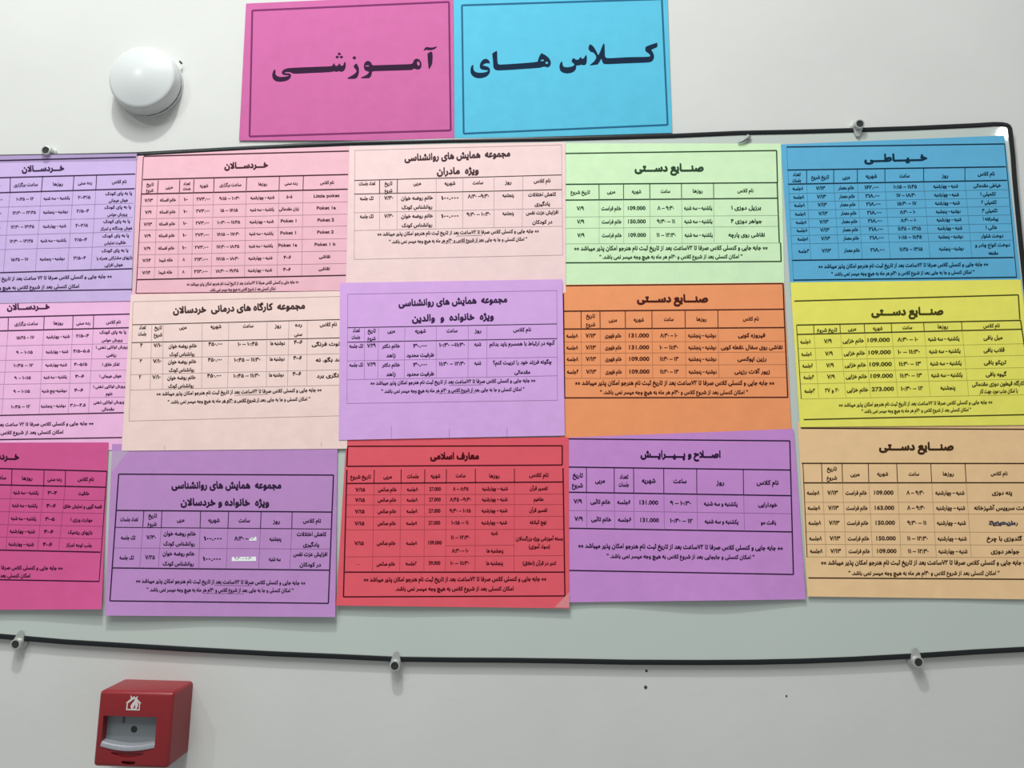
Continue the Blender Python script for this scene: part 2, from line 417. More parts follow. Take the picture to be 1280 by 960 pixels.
timetable([(-97, 196.2), (171, 191.8), (163.7, 376), (-106, 381)], 2, lambda u, v: .0002+.0027*max(0, 1-v/.05), (.60, .45, .76), (.085, .045, .13),
    "lavender early childhood timetable cut off by the photo's left side, in the top row", (0, 180, 4.8),
    [('خـــردســـالان', 258, 150, 255, 62, -.03)],
    [(-430, 110, 815, 78), (-430, 214, 812, 180), (-430, 305, 808, 268), (-430, 785, 795, 748), (-430, 893, 792, 872)],
    [(62, 200, 60, 288), (256, 195, 248, 283), (444, 189, 438, 278), (580, 184, 575, 274), (-130, 205, -134, 292)],
    [(-430, 392, 800, 355), (-430, 478, 795, 440), (-430, 560, 790, 525), (-430, 645, 788, 612), (60, 288, 20, 768), (248, 283, 212, 762), (438, 278, 405, 758), (575, 274, 545, 754)],
    H, C, [('** جابه جایی و کنسلی کلاس صرفا تا ۷۲ ساعت بعد از تاریخ ثبت نام هنرجو امکان پذیر میباشد **', 132, 808, 1080, 32, -.024), (F2S, 120, 862, 710, 32, -.02)], (30, 29))

# light pink, top row
H = [('نام کلاس', 1137, 222, 80, -.025), ('رده سنی', 932, 226, 75, -.025), ('روزها', 770, 230, 50, -.025), ('ساعت برگزاری', 585, 235, 125, -.025), ('شهریه', 434, 240, 48, -.025),
     ('تعداد', 336, 228, 40, -.025), ('جلسات', 336, 256, 45, -.025), ('مربی', 235, 248, 42, -.025), ('تاریخ', 126, 232, 42, -.025), ('شروع', 124, 266, 42, -.025)]
FEE, KH = '۲۷۳.۰۰۰', 'خانم افسانه'
C = rows([1135, 922, 768, 580, 430, 330, 228, 118], [110, 90, 138, 130, 78, 22, 92, 48], -14,
    [(298, 324), (367, 392), (436, 460), (505, 527), (575, 599), (645, 667), (714, 737)],
    [[('Little poket', 148), ('۵-۵', 34), SH_CH, ('۹:۱۵ - ۱۰:۳۰', 118), FEE, '۱۰', KH, '۷/۱۳'],
     ['Poket 1a', ('زبان مقدماتی', 115), YEK_SE, ('۱۵ - ۱۶:۱۵', 100), FEE, '۱۰', KH, ('۷/۹', 38)],
     [('Poket 2', 95), 'Poket 1', SH_CH, '۱۰:۳۰ - ۱۱:۴۵', FEE, '۱۰', KH, '۷/۱۳'],
     [('Poket 2', 95), 'Poket 1', YEK_SE, '۱۶:۱۵ - ۱۷:۳۰', FEE, '۱۰', KH, ('۷/۹', 38)],
     [('Poket 1 b', 120), ('Poket 1a', 108), YEK_SE, '۱۷:۳۰ - ۱۸:۴۵', FEE, '۱۰', KH, ('۷/۹', 38)],
     [('نقاشی', 66), ('۴-۶', 44), SH_CH, '۱۷:۱۵ - ۱۸:۳۰', '۲۱۳.۰۰۰', ('۸', 13), ('خاله شیما', 78), '۷/۱۴'],
     [('نقاشی', 66), ('۴-۶', 44), SH_CH, '۱۸:۳۰ - ۱۹:۴۵', '۲۱۳.۰۰۰', ('۸', 13), ('خاله شیما', 78), '۷/۱۴']])
timetable([(171.3, 192.3), (440, 182.5), (436, 382), (165, 386)], 1, flat0, (.86, .49, .57), (.12, .035, .055),
    'light pink timetable with English class names, under the magenta wall sign', (160, 180, 4.571),
    [('خـــردســـالان', 675, 125, 250, 60, -.035)],
    [(90, 70, 1262, 40), (85, 203, 1258, 174), (78, 286, 1255, 258), (50, 775, 1245, 750)],
    [(88, 72, 50, 775), (50, 775, 45, 853), (45, 853, 1210, 840), (173, 208, 168, 284), (296, 204, 293, 280), (377, 202, 374, 278), (492, 196, 489, 273), (678, 190, 675, 268), (865, 186, 863, 264), (1002, 182, 1000, 260)],
    [(168, 284, 150, 770), (293, 280, 285, 768), (374, 278, 362, 766), (489, 273, 474, 762), (675, 268, 665, 758), (863, 264, 852, 755), (1000, 260, 992, 752),
     (75, 355, 1253, 330), (68, 428, 1252, 400), (65, 492, 1252, 468), (62, 562, 1250, 540), (58, 633, 1250, 610), (55, 706, 1248, 682)],
    H, C, [(F1, 655, 796, 640, 27, -.022), (F2S, 655, 831, 375, 26, -.02)], (28, 28))

# pink, second row left
H = [('نام کلاس', 680, 182, 88, -.024), ('رده سنی', 500, 188, 85, -.024), ('روزها', 350, 188, 58, -.024), ('ساعت برگزاری', 157, 192, 140, -.024), ('شهریه', -30, 198, 60, -.024)]
C = rows([495, 348, 152], [85, 140, 100], -28, [(265, 275), (356, 364), (436, 442), (508, 517), (591, 598), (681, 690)],
    [[('۲/۵-۴', 78), SH_CH, ('۱۵:۴۵ - ۱۷', 108)], [('۴/۵-۵.۵', 100), (SH_CH, 135), '۹ - ۱۰:۱۵'], [('۴-۵/۵', 80), ('شنبه-چهارشنبه', 130), ('۱۰:۴۵ - ۱۲', 118)],
     [('۴-۶', 55), YEK_SE, '۹ - ۱۰:۱۵'], [('۴-۶', 55), ('دوشنبه-پنج شنبه', 150), '۹ - ۱۰:۱۵'], [('۳.۱۰-۴.۵', 95), (DO_PANJ, 150), ('۱۰:۴۵ - ۱۲', 115)]])
C += [(t, x, y, wd, -.022) for t, x, y, wd in (('پا به پای کودک', 677, 242, 160), ('پرورش حواس', 672, 290, 125), ('پرورش توانایی ذهنی ۱', 672, 332, 195), ('ریاضی', 668, 380, 60),
     ('تفکر خلاق ۱', 665, 436, 105), ('هوش هیجانی ۱', 662, 506, 132), ('پرورش توانایی ذهنی ۱', 657, 568, 195), ('علوم', 655, 612, 42), ('پرورش توانایی ذهنی', 652, 662, 185), ('مقدماتی', 648, 704, 75))]
timetable([(-103, 368), (166, 363), (157.5, 562.3), (-112, 566)], 1, flat0, (.90, .50, .77), (.12, .035, .10),
    "pink early childhood timetable cut off by the photo's left side, in the middle row", (0, 365, 4.8),
    [('خـــردســـالان', 170, 92, 258, 60, -.025)],
    [(-430, 163, 783, 132), (-430, 244, 778, 214), (-430, 750, 745, 724), (-430, 893, 732, 873)],
    [(50, 152, 48, 230), (265, 147, 262, 226), (438, 142, 436, 221), (562, 138, 560, 218)],
    [(-430, 332, 770, 308), (-430, 417, 762, 398), (-430, 488, 758, 468), (-430, 560, 755, 543), (-430, 648, 750, 630), (48, 230, 10, 739), (262, 226, 235, 734), (436, 221, 408, 731), (560, 218, 530, 728)],
    H, C, [('** جابه جایی و کنسلی کلاس صرفا تا ۷۲ ساعت بعد از تاریخ ثبت نام هنرجو امکان پذیر میباشد **', 22, 797, 1080, 32, -.014), (F2S, 20, 846, 720, 32, -.012)], (30, 29))

# cream, top row centre
KR, RK = 'خانم روضه خوان', 'روانشناس کودک'
H = [('نام کلاس', 1132, 258, 96, -.024), ('روز', 938, 266, 38, -.024), ('ساعت', 765, 268, 60, -.024), ('شهریه', 605, 272, 62, -.024), ('مربی', 418, 272, 45, -.024), ('تاریخ', 254, 273, 45, -.024),
     ('شروع', 254, 314, 45, -.024), ('تعداد جلسات', 132, 273, 95, -.024)]
C = []
for dy, tm, tw, nm in ((0, '۸:۳۰ -۹:۳۰', 122, (('کاهش اختلالات', 160), ('یادگیری', 88))), (103, '۹:۳۰ - ۱۰:۳۰', 136, (('افزایش عزت نفس', 185), ('در کودکان', 115)))):
    C += [(t, x, y+dy, wd, -.024) for t, x, y, wd in ((nm[0][0], 1132, 336, nm[0][1]), (nm[1][0], 1133, 390, nm[1][1]), ('پنجشنبه', 938, 340, 65), (tm, 768, 346, tw), ('۱۰۰.۰۰۰', 605, 356, 100),
          (KR, 417, 356, 182), (RK, 417, 408, 175), ('۷/۳۰', 255, 356, 52), ('تک جلسه', 130, 358, 78))]
timetable([(437, 182.7), (706.7, 177.7), (707.2, 366), (432, 370.5)], 3, flat0, (.90, .665, .655), (.11, .05, .06),
    'cream seminar timetable with a two-line heading, in the middle of the top row', (430, 170, 4.571),
    [('مجموعه  همایش های روانشناسی', 648, 116, 605, 66, -.045), ('ویژه  مادران', 650, 203, 240, 66, -.03)], [],
    [(58, 254, 1243, 222), (57, 332, 1245, 306), (203, 250, 203, 330), (305, 248, 304, 327)],
    [(60, 82, 1242, 50), (62, 82, 58, 705), (1243, 50, 1250, 680), (56, 438, 1246, 412), (56, 540, 1247, 515), (58, 705, 1250, 680), (203, 330, 203, 537), (304, 327, 303, 534), (527, 243, 524, 530),
     (680, 238, 678, 526), (857, 232, 857, 522), (1022, 228, 1018, 518)],
    H, C, [(F1, 652, 553, 925, 31, -.02), (F2B, 652, 598, 790, 30, -.02)], (32, 33), [(640, 572, 790, 567), (560, 613, 785, 607)], .046)

# green, top row
KF = 'خانم فراست'
H = [('نام کلاس', 1023, 303, 88), ('روزها', 760, 305, 55), ('ساعت', 582, 306, 52), ('شهریه', 422, 308, 52), ('مربی', 282, 309, 46), ('تاریخ شروع', 112, 312, 108)]
C = rows([1027, 762, 583, 423, 283, 112], [165, 155, 100, 98, 110, 40], 3, [(398, 402), (472, 475), (547, 550)],
    [['برزیل دوزی ۱', YEK_SE, ('۸ - ۹:۳۰', 92), '109.000', KF, '۷/۹'], [('جواهر دوزی ۴', 172), YEK_SE, '۹:۳۰ - ۱۱', '150.000', KF, '۷/۹'], [('نقاشی روی پارچه', 202), YEK_SE, ('۱۱ - ۱۲:۳۰', 106), '109.000', KF, '۷/۹']])
timetable([(690, 179), (976.4, 179.5), (981, 378), (694, 382)], 1, flat0, (.66, .885, .555), (.045, .11, .05),
    'pale green handicraft timetable in the top row', (700, 170, 4.414),
    [('صنـــایع دســـتی', 602, 180, 382, 72, -.004)],
    [(-30, 97, 1195, 80), (1195, 80, 1200, 256), (-30, 267, 1200, 257), (-30, 354, 1200, 343), (1198, 257, 1210, 590), (-30, 700, 1222, 692), (1217, 588, 1220, 692)],
    [(215, 263, 216, 350), (350, 262, 351, 349), (495, 261, 496, 347), (670, 260, 671, 346), (847, 259, 848, 345)],
    [(-30, 447, 1205, 438), (-30, 510, 1208, 498), (-30, 595, 1217, 590), (216, 350, 216, 592), (351, 349, 352, 591), (496, 347, 498, 590), (671, 346, 674, 590), (848, 345, 851, 589)],
    H, C, [(F1, 612, 620, 1070, 36, -.004), (F2A, 612, 668, 790, 32, -.004)], (31, 34))

# blue, top right
KM = 'خانم معمار'
H = [('نام کلاس', 1085, 238, 88, -.016), ('روز', 872, 248, 35, -.016), ('ساعت', 663, 248, 52, -.016), ('شهریه', 492, 250, 58, -.016), ('مربی', 362, 255, 40, -.016), ('تاریخ شروع', 228, 255, 92, -.016),
     ('تعداد', 107, 241, 40, -.016), ('جلسات', 107, 272, 45, -.016)]
C = rows([1090, 876, 667, 494, 362, 230, 113], [80, 128, 120, 74, 82, 48, 56], 30,
    [(298, 314), (342, 358), (385, 400), (428, 445), (470, 488), (514, 530), (558, 574), (620, 637)],
    [[('خیاطی مقدماتی', 142), SH_CH, '۱۰:۱۵ - ۱۱:۴۵', '۱۶۲.۰۰۰', KM, '۷/۱۳', '۸جلسه'], ['تکمیلی ۱', SH_CH, ('۱۷ - ۱۸:۳۰', 100), '۲۱۸.۰۰۰', KM, '۷/۱۳', '۸جلسه'],
     ['تکمیلی ۲', SH_CH, ('۱۵:۳۰ - ۱۷', 100), '۲۱۸.۰۰۰', KM, '۷/۱۳', '۸جلسه'], ['تکمیلی ۳', DO_PANJ, ('۸:۳۰ - ۱۰', 82), '۲۱۸.۰۰۰', KM, '۷/۱۳', '۸جلسه'],
     ['پیشرفته ۱', SH_CH, ('۸:۳۰ - ۱۰', 82), '۲۱۸.۰۰۰', KM, '۷/۱۳', '۸جلسه'], [('عالی ۱', 60), SH_CH, '۱۱:۴۵ - ۱۳:۱۵', '۲۱۸.۰۰۰', KM, '۷/۱۳', '۸جلسه'],
     [('دوخت شلوار', 115), DO_PANJ, '۱۰:۱۵ - ۱۱:۴۵', '۲۱۸.۰۰۰', KM, '۷/۱۳', '۸جلسه'], [None, DO_PANJ, '۱۱:۴۵ - ۱۳:۱۵', '۲۱۸.۰۰۰', KM, '۷/۱۳', '۳جلسه']])
C += [('دوخت انواع چادر و', 1118, 605, 180, -.016), ('مقنعه', 1122, 647, 50, -.016)]
timetable([(976, 180.6), (1255.6, 169.3), (1278, 366), (988.7, 370)], 1, flat0, (.117, .435, .69), (.008, .05, .10),
    'blue sewing timetable in the top right corner of the board', (970, 160, 4.129),
    [('خـــیـــاطـــی', 618, 158, 325, 66, -.025)],
    [(55, 98, 1180, 82), (58, 217, 1186, 200), (62, 290, 1192, 270), (82, 683, 1228, 668), (90, 785, 1243, 770)],
    [(1180, 82, 1242, 770), (158, 215, 158, 288), (298, 212, 298, 286), (420, 210, 420, 284), (562, 207, 562, 281), (762, 205, 762, 278), (975, 203, 975, 274)],
    [(55, 98, 90, 785), (68, 338, 1196, 318), (70, 382, 1200, 360), (72, 425, 1205, 404), (74, 470, 1210, 448), (76, 515, 1214, 493), (78, 555, 1218, 536), (80, 598, 1220, 578),
     (158, 288, 180, 680), (298, 286, 325, 678), (420, 284, 445, 676), (562, 281, 590, 674), (762, 278, 795, 672), (975, 274, 1012, 670)],
    H, C, [(F1, 657, 710, 878, 30, -.014), (F2B, 655, 750, 740, 28, -.014)], (30, 29))

# cream, second row
H = [('نام کلاس', 1190, 210, 98, -.026), ('رده', 1020, 212, 40, -.026), ('سنی', 1018, 266, 46, -.026), ('روز', 902, 218, 38, -.026), ('ساعت', 732, 218, 60, -.026), ('شهریه', 548, 222, 62, -.026), ('مربی', 360, 226, 42, -.026),
     ('تاریخ', 218, 228, 42, -.026), ('شروع', 217, 269, 48, -.026), ('تعداد', 129, 227, 40, -.026), ('جلسات', 127, 264, 48, -.026)]
C = []
for dy, dx, tm, tw, nm, nx, nw, ct in ((0, 0, '۱۰ - ۱۰:۴۵', 114, '.. توت فرنگی', 1190, 190, '۴'), (90, -3, '۱۰:۴۵ - ۱۱:۳۰', 150, 'بلند بگو. نه', 1200, 165, '۳'), (181, -7, '۱۰:۴۵ - ۱۱:۳۰', 150, 'دانگری برد', 1200, 155, '۲')):
    C += [(t, x+dx, y+dy, wd, -.026) for t, x, y, wd in ((nm, nx-dx, 322, nw), ('۴-۶', 1018, 312, 50), ('دوشنبه ها', 901, 317, 85), (tm, 730, 322, tw), ('۴۵۰.۰۰۰', 545, 322, 80), (KR, 358, 333, 162), (RK, 355, 380, 145),
          ('۷/۱۰', 215, 330, 48), (ct, 122, 330, 13))]
timetable([(163.6, 368.3), (438, 363.5), (433.8, 560.8), (152, 563.5)], 5, flat0, (.92, .69, .645), (.10, .05, .05),
    'cream workshop timetable between the pink sheet and the lilac one, in the middle row', (150, 360, 4.571),
    [('مجموعه  کارگاه های درمانی  خردسالان', 680, 118, 755, 66, -.036)], [],
    [(70, 210, 1290, 179), (65, 312, 1290, 284)],
    [(75, 78, 1290, 47), (75, 78, 52, 760), (62, 403, 1290, 374), (60, 495, 1290, 466), (57, 583, 1290, 554), (52, 760, 1290, 729), (182, 207, 172, 580), (247, 206, 242, 578), (470, 200, 466, 572), (622, 196, 615, 569),
     (840, 190, 836, 564), (965, 187, 957, 562), (1070, 185, 1067, 559), (255, 900, 255, 925), (1150, 880, 1150, 905)],
    H, C, [(F1, 680, 595, 945, 31, -.025), (F2B, 680, 644, 815, 30, -.022)], (32, 33), [(655, 613, 850, 607), (590, 656, 815, 649)], .046)

# lilac, centre
KD = 'خانم دکتر'
H = [('نام کلاس', 1027, 298, 98, -.018), ('روز', 783, 304, 38, -.018), ('ساعت', 640, 303, 60, -.018), ('شهریه', 466, 305, 60, -.018), ('مربی', 305, 305, 42, -.018), ('تاریخ', 197, 304, 45, -.018), ('شروع', 196, 346, 45, -.018),
     ('تعداد', 112, 302, 40, -.018), ('جلسات', 110, 339, 48, -.018)]
C = []
for dy, tm, tw in ((0, '۱۰:۳۰ -۱۱:۳۰', 142), (104, '۱۱:۳۰ - ۱۲:۳۰', 144)):
    C += [(t, x, y+dy, wd, -.018) for t, x, y, wd in (('شنبه', 782, 378, 38), (tm, 640, 382, tw), ('۳۰.۰۰۰', 464, 387, 78), ('ظرفیت محدود', 465, 438, 152), (KD, 303, 388, 100), ('زاهد', 303, 440, 52), ('۷/۲۹', 195, 386, 48), ('تک جلسه', 112, 388, 76))]
C += [('آنچه در ارتباط با همسرم باید بدانم', 1027, 375, 362, -.018), ('چگونه فرزند خود را تربیت کنم؟', 1028, 478, 325, -.018), ('مقدماتی', 1028, 532, 88, -.018)]
timetable([(425, 353.6), (703, 349), (706, 544.4), (423.4, 550)], 6, flat0, (.70, .405, .80), (.07, .03, .11),
    'lilac parents seminar timetable in the very centre with short ticks along its bottom edge', (420, 345, 4.414),
    [('مجموعه  همایش های روانشناسی', 645, 143, 600, 64, -.038), ('ویژه  خانواده  و  والدین', 645, 232, 452, 64, -.03)], [],
    [(63, 285, 1218, 264), (62, 365, 1220, 345)],
    [(65, 100, 1218, 80), (65, 100, 60, 703), (1218, 80, 1222, 685), (62, 468, 1220, 447), (62, 572, 1222, 550), (60, 703, 1222, 685), (158, 283, 156, 570), (235, 282, 230, 569), (380, 279, 376, 566), (553, 276, 553, 563),
     (730, 273, 728, 560), (832, 271, 832, 558), (305, 825, 305, 895), (625, 840, 625, 890), (943, 835, 943, 886)],
    H, C, [(F1, 645, 585, 912, 31, -.017), (F2B, 645, 632, 790, 30, -.015)], (32, 33), [(625, 603, 810, 600), (560, 648, 775, 644)], .046)

# orange
KZ = 'خانم ظهوری'
H = [('نام کلاس', 1018, 230, 85), ('روزها', 755, 232, 55), ('ساعت', 580, 232, 52), ('شهریه', 420, 235, 55), ('مربی', 282, 236, 45), ('تاریخ', 163, 215, 48), ('شروع', 163, 260, 50)]
C = rows([1022, 758, 580, 421, 283, 163, 65], [155, 150, 100, 108, 88, 55, 62], 3, [(318, 321), (382, 384), (444, 445), (512, 513)],
    [[('فیروزه کوبی', 146), DO_PANJ, ('۸:۳۰ - ۱۰', 92), '131.000', KZ, '۷/۱۳', '۸جلسه'], [('نقاشی روی سفال .نقطه کوبی', 330), DO_PANJ, '۱۰ - ۱۱:۳۰', '131.000', KZ, '۷/۱۳', '۸جلسه'],
     ['رزین اپوکسی', DO_PANJ, '۱۱:۳۰ - ۱۳', '109.000', KZ, '۷/۱۳', '۸جلسه'], [('زیور آلات رزینی', 190), DO_PANJ, '۱۱:۳۰ - ۱۳', '109.000', KZ, '۷/۱۳', '۴جلسه']])
timetable([(696, 355.9), (980, 353.3), (990, 553), (699, 560)], 2, flat0, (.92, .335, .14), (.13, .025, .015),
    'orange handicraft timetable in the middle row', (700, 345, 4.267),
    [('صنـــایع دســـتی', 600, 125, 380, 70, 0)],
    [(0, 52, 1190, 40), (1190, 40, 1195, 176), (0, 188, 1195, 177), (0, 283, 1197, 275), (1195, 177, 1215, 647), (0, 650, 1215, 647), (18, 95, 25, 649)],
    [(112, 188, 113, 282), (213, 187, 214, 281), (348, 186, 349, 280), (490, 185, 491, 279), (667, 184, 668, 278), (842, 182, 843, 277)],
    [(0, 352, 1200, 348), (0, 413, 1203, 405), (0, 476, 1205, 472), (0, 546, 1207, 541), (113, 282, 115, 545), (214, 281, 216, 544), (349, 280, 351, 544), (491, 279, 495, 543), (668, 278, 672, 542), (843, 277, 848, 542)],
    H, C, [(F1, 612, 572, 1065, 36, 0), (F2A, 608, 622, 790, 32, 0)], (31, 34))

# yellow
KX = 'خانم خزایی'
H = [('نام کلاس', 1107, 288, 88, -.02), ('روزها', 847, 293, 55, -.02), ('ساعت', 658, 297, 52, -.02), ('شهریه', 500, 302, 52, -.02), ('مربی', 363, 305, 45, -.02), ('تاریخ شروع', 230, 311, 108, -.02)]
C = rows([1115, 852, 660, 505, 370, 234, 115], [112, 168, 118, 120, 114, 42, 56], 22, [(352, 374), (418, 440), (484, 502), (547, 563), (613, 636)],
    [[('مبل بافی', 102), YEK_SE, ('۸:۳۰ - ۱۰', 110), '109.000', KX, '۷/۹', '۸جلسه'], ['قلاب بافی', YEK_SE, '۱۰ - ۱۱:۳۰', '109.000', KX, '۷/۹', '۸جلسه'], [('تریکو بافی', 120), YEK_SE, '۱۱:۳۰ - ۱۳', '109.000', KX, '۷/۹', '۶جلسه'],
     ['گیوه بافی', YEK_SE, '۱۱:۳۰ - ۱۳', '109.000', KX, '۷/۹', '۴جلسه'], [None, ('پنجشنبه', 80), '۱۰:۳۰ - ۱۲', '273.000', KX, ('۲۰ و ۲۷', 75), '۳جلسه']])
C += [('کارگاه قیطون دوزی مقدماتی', 1142, 598, 278, -.02), ('با امکان جذب مورد جهت کار', 1145, 637, 205, -.02)]
timetable([(988, 353), (1275.8, 349.4), (1298, 531), (1000, 533.8)], 3, flat0, (.885, .83, .14), (.11, .10, .015),
    'yellow handicraft timetable in the middle row on the right', (980, 340, 4.267),
    [('صنـــایع دســـتی', 658, 215, 385, 70, -.012)],
    [(55, 155, 1250, 122), (1250, 122, 1258, 252), (68, 283, 1262, 258), (70, 333, 1267, 305), (105, 787, 1320, 760), (1262, 258, 1283, 400)],
    [(67, 283, 92, 677), (158, 282, 160, 331), (298, 280, 301, 328), (428, 277, 431, 325), (572, 274, 575, 322), (745, 270, 748, 318), (947, 265, 950, 313)],
    [(72, 408, 1277, 382), (78, 471, 1284, 444), (82, 535, 1291, 509), (86, 597, 1297, 571), (92, 677, 1304, 654), (160, 331, 186, 675), (301, 328, 330, 672), (431, 325, 462, 669), (575, 322, 607, 666), (748, 318, 780, 663),
     (950, 313, 985, 660), (1283, 400, 1304, 654)],
    H, C, [(F1, 702, 703, 820, 30, -.02), (F2A, 706, 740, 585, 28, -.016)], (31, 34))

# magenta, bottom left
H = [('نام کلاس', 447, 248, 85, .012), ('رده سنی', 285, 248, 75, .012), ('روزها', 142, 243, 55, .012), ('ساعت برگزاری', -33, 239, 130, .012)]
C = rows([437, 273, 135], [115, 50, 132], -25, [(322, 318), (390, 385), (460, 453), (525, 520), (592, 587)],
    [[('خلاقیت', 58), '۳-۴', YEK_SE], [('قصه گویی و نمایش خلاق', 200), '۴-۶', YEK_SE], ['مهارت ورزی ۱', '۳-۵', YEK_SE], [('بازیهای ریتمیک', 128), '۴-۶', SH_CH], [('جلب توجه تمرکز', 135), '۴-۶', SH_CH]])
timetable([(-148, 553.5), (135.8, 553), (127, 761.6), (-160, 763)], 2, drop(.006, .0015, .6), (.67, .10, .295), (.075, .01, .04),
    "deep magenta timetable cut off by the photo's left side, in the bottom row", (0, 540, 4.174),
    [('خـــردســـالان', -15, 130, 230, 60, .02)],
    [(-600, 175, 558, 205), (-600, 262, 550, 288), (-600, 603, 523, 627), (-600, 760, 517, 780)],
    [(558, 205, 517, 780), (62, 193, 60, 279), (230, 198, 228, 282), (342, 201, 340, 284)],
    [(-600, 336, 545, 357), (-600, 404, 540, 425), (-600, 472, 535, 492), (-600, 537, 530, 557), (60, 279, 30, 616), (228, 282, 195, 620), (340, 284, 305, 623)],
    H, C, [(F1, -122, 708, 900, 30, .008), (F2S, -122, 750, 560, 30, .006)], (30, 29))

# dusky violet, bottom row
H = [('نام کلاس', 1112, 405, 95), ('روز', 925, 408, 38), ('ساعت', 757, 403, 60), ('شهریه', 598, 402, 60), ('مربی', 423, 400, 40), ('تاریخ', 276, 378, 46), ('شروع', 273, 422, 48), ('تعداد جلسات', 153, 397, 95)]
C = [(t, x, y, wd, .006) for t, x, y, wd in (('کاهش اختلالات', 1110, 475, 155), ('یادگیری', 1107, 530, 85), ('پنجشنبه', 920, 500, 62), ('۸:۳۰ -', 742, 498, 75), ('۱۰۰.۰۰۰', 592, 498, 95), (KR, 418, 472, 170), (RK, 415, 525, 165), ('۷/۳۰', 268, 492, 50),
     ('تک جلسه', 148, 493, 76), ('افزایش عزت نفس', 1103, 580, 180), ('در کودکان', 1103, 635, 112), ('سه شنبه', 917, 606, 62), ('۱۰۰.۰۰۰', 587, 605, 95), (KR, 412, 577, 168), (RK, 410, 630, 163), ('۷/۲۵', 262, 597, 52), ('تک جلسه', 140, 598, 76))]
sL = timetable([(140.2, 555), (421.9, 553), (419, 771.4), (131, 769.5)], 4, drop(.0045, .0012, 1.2), (.53, .272, .59), (.05, .02, .075),
    'dusky violet seminar timetable with two white correction patches, second from left in the bottom row', (125, 555, 4.197),
    [('مجموعه  همایش های روانشناسی', 663, 220, 577, 64, 0), ('ویژه  خانواده و خردسالان', 655, 310, 465, 64, .004)],
    [(98, 158, 1225, 163), (1225, 163, 1198, 836), (98, 158, 52, 823), (52, 823, 1198, 836), (85, 348, 1217, 357), (65, 650, 1203, 662)],
    [(80, 437, 1213, 446), (230, 350, 224, 438), (325, 352, 321, 439), (528, 354, 525, 441), (675, 355, 671, 442), (845, 356, 842, 443), (1008, 357, 1006, 444)],
    [(72, 545, 1208, 551), (224, 438, 208, 652), (321, 439, 305, 653), (525, 441, 517, 656), (671, 442, 662, 658), (842, 443, 832, 659), (1006, 444, 995, 660)],
    H, C, [(F1, 633, 725, 890, 31, .012), (F2B, 630, 768, 770, 30, .006)], (32, 33), [(600, 741, 795, 744), (540, 783, 755, 786)], .046)
m_patch = mat('correction_white', (.93, .95, .95), .7)
for (x0, y0, x1, y1, tx) in ((785, 487, 820, 508, '۹:۳۰'), (692, 591, 818, 615, '۹:۳۰ - ۱۰:۳۰')):
    p = sL.flat('correction_patch', [([(x0, y0+2), (x1, y0), (x1+1, y1-1), (x0-1, y1)], [(0, 1, 2, 3)])], m_patch, .0003); p['label'] = 'white correction patch'
    sL.flat('patch_writing', [word(tx, (x0+x1)/2-3, (y0+y1)/2-1, (x1-x0)*.75, 22)], sL.faint, .0004)

# red
KS = 'خانم صالحی'
H = [('نام کلاس', 1085, 228, 102), ('روزها', 852, 232, 55), ('ساعت', 675, 230, 52), ('شهریه', 543, 232, 50), ('جلسات', 425, 234, 62), ('مربی', 292, 236, 45), ('تاریخ شروع', 150, 237, 108)]
C = rows([1085, 855, 675, 541, 422, 290, 148], [95, 135, 112, 62, 58, 98, 52], -4, [(297, 305), (354, 359), (412, 419), (475, 482)],
    [['تفسیر قرآن', SH_CH, ('۸ - ۸:۴۵', 82), '27.000', '۸جلسه', KS, '۷/۱۵'], [('مفاهیم', 52), SH_CH, '۸:۴۵ -۹:۳۰', '27.000', '۸جلسه', KS, '۷/۱۵'],
     ['تفسیر قرآن', SH_CH, '۹:۳۰ - ۱۰:۱۵', '27.000', '۸جلسه', KS, '۷/۱۵'], [('نهج البلاغه', 88), SH_CH, ('۱۰:۱۵ - ۱۱', 90), '27.000', '۸جلسه', KS, '۷/۱۵']])
C += [(t, x, y, wd, -.005) for t, x, y, wd in (('بسته آموزشی ویژه بزرگسالان', 1088, 561, 246), ('(سواد آموزی)', 1088, 603, 112), ('شنبه', 852, 532, 36), ('پنجشنبه ها', 855, 625, 88), ('۱۱ - ۱۲:۳۰', 673, 555, 100), ('۸:۳۰ - ۱۰', 672, 625, 88),
     ('109.000', 540, 583, 72), ('۸جلسه', 418, 585, 58), (KS, 284, 585, 98), ('۷/۱۵', 142, 586, 50), ('تدبر در قرآن (اخلاق)', 1088, 690, 176), ('پنجشنبه ها', 853, 690, 88), ('۱۰ - ۱۱:۳۰', 671, 690, 100), ('39.000', 538, 690, 62),
     ('۲جلسه', 415, 692, 58), (KS, 282, 694, 98))]
sO = timetable([(432.8, 549), (710.8, 546.5), (711.6, 760.4), (420, 757)], 4, drop(.003, .0006), (.80, .108, .145), (.12, .006, .012),
    'red religious studies timetable in the middle of the bottom row', (415, 540, 4.197),
    [('معارف اسلامی', 643, 130, 257, 60, 0)],
    [(82, 75, 1208, 72), (1208, 72, 1208, 172), (82, 75, 78, 180), (78, 180, 1208, 173), (78, 198, 60, 865), (1212, 190, 1222, 860), (78, 270, 1212, 262), (68, 735, 1217, 735), (60, 865, 1222, 860)],
    [(222, 198, 220, 269), (363, 196, 362, 268), (487, 196, 486, 267), (600, 195, 600, 266), (752, 193, 752, 265), (957, 192, 957, 264)],
    [(76, 330, 1213, 325), (75, 382, 1213, 380), (74, 445, 1214, 442), (72, 513, 1215, 510), (70, 655, 1216, 648), (600, 597, 955, 593), (220, 269, 212, 734), (362, 268, 355, 734), (486, 267, 482, 735), (600, 266, 595, 735),
     (752, 265, 750, 735), (957, 264, 955, 735), (130, 695, 146, 695)],
    H, C, [(F1, 645, 774, 960, 34, -.004), (F2S, 643, 824, 620, 32, -.002)], (31, 31))

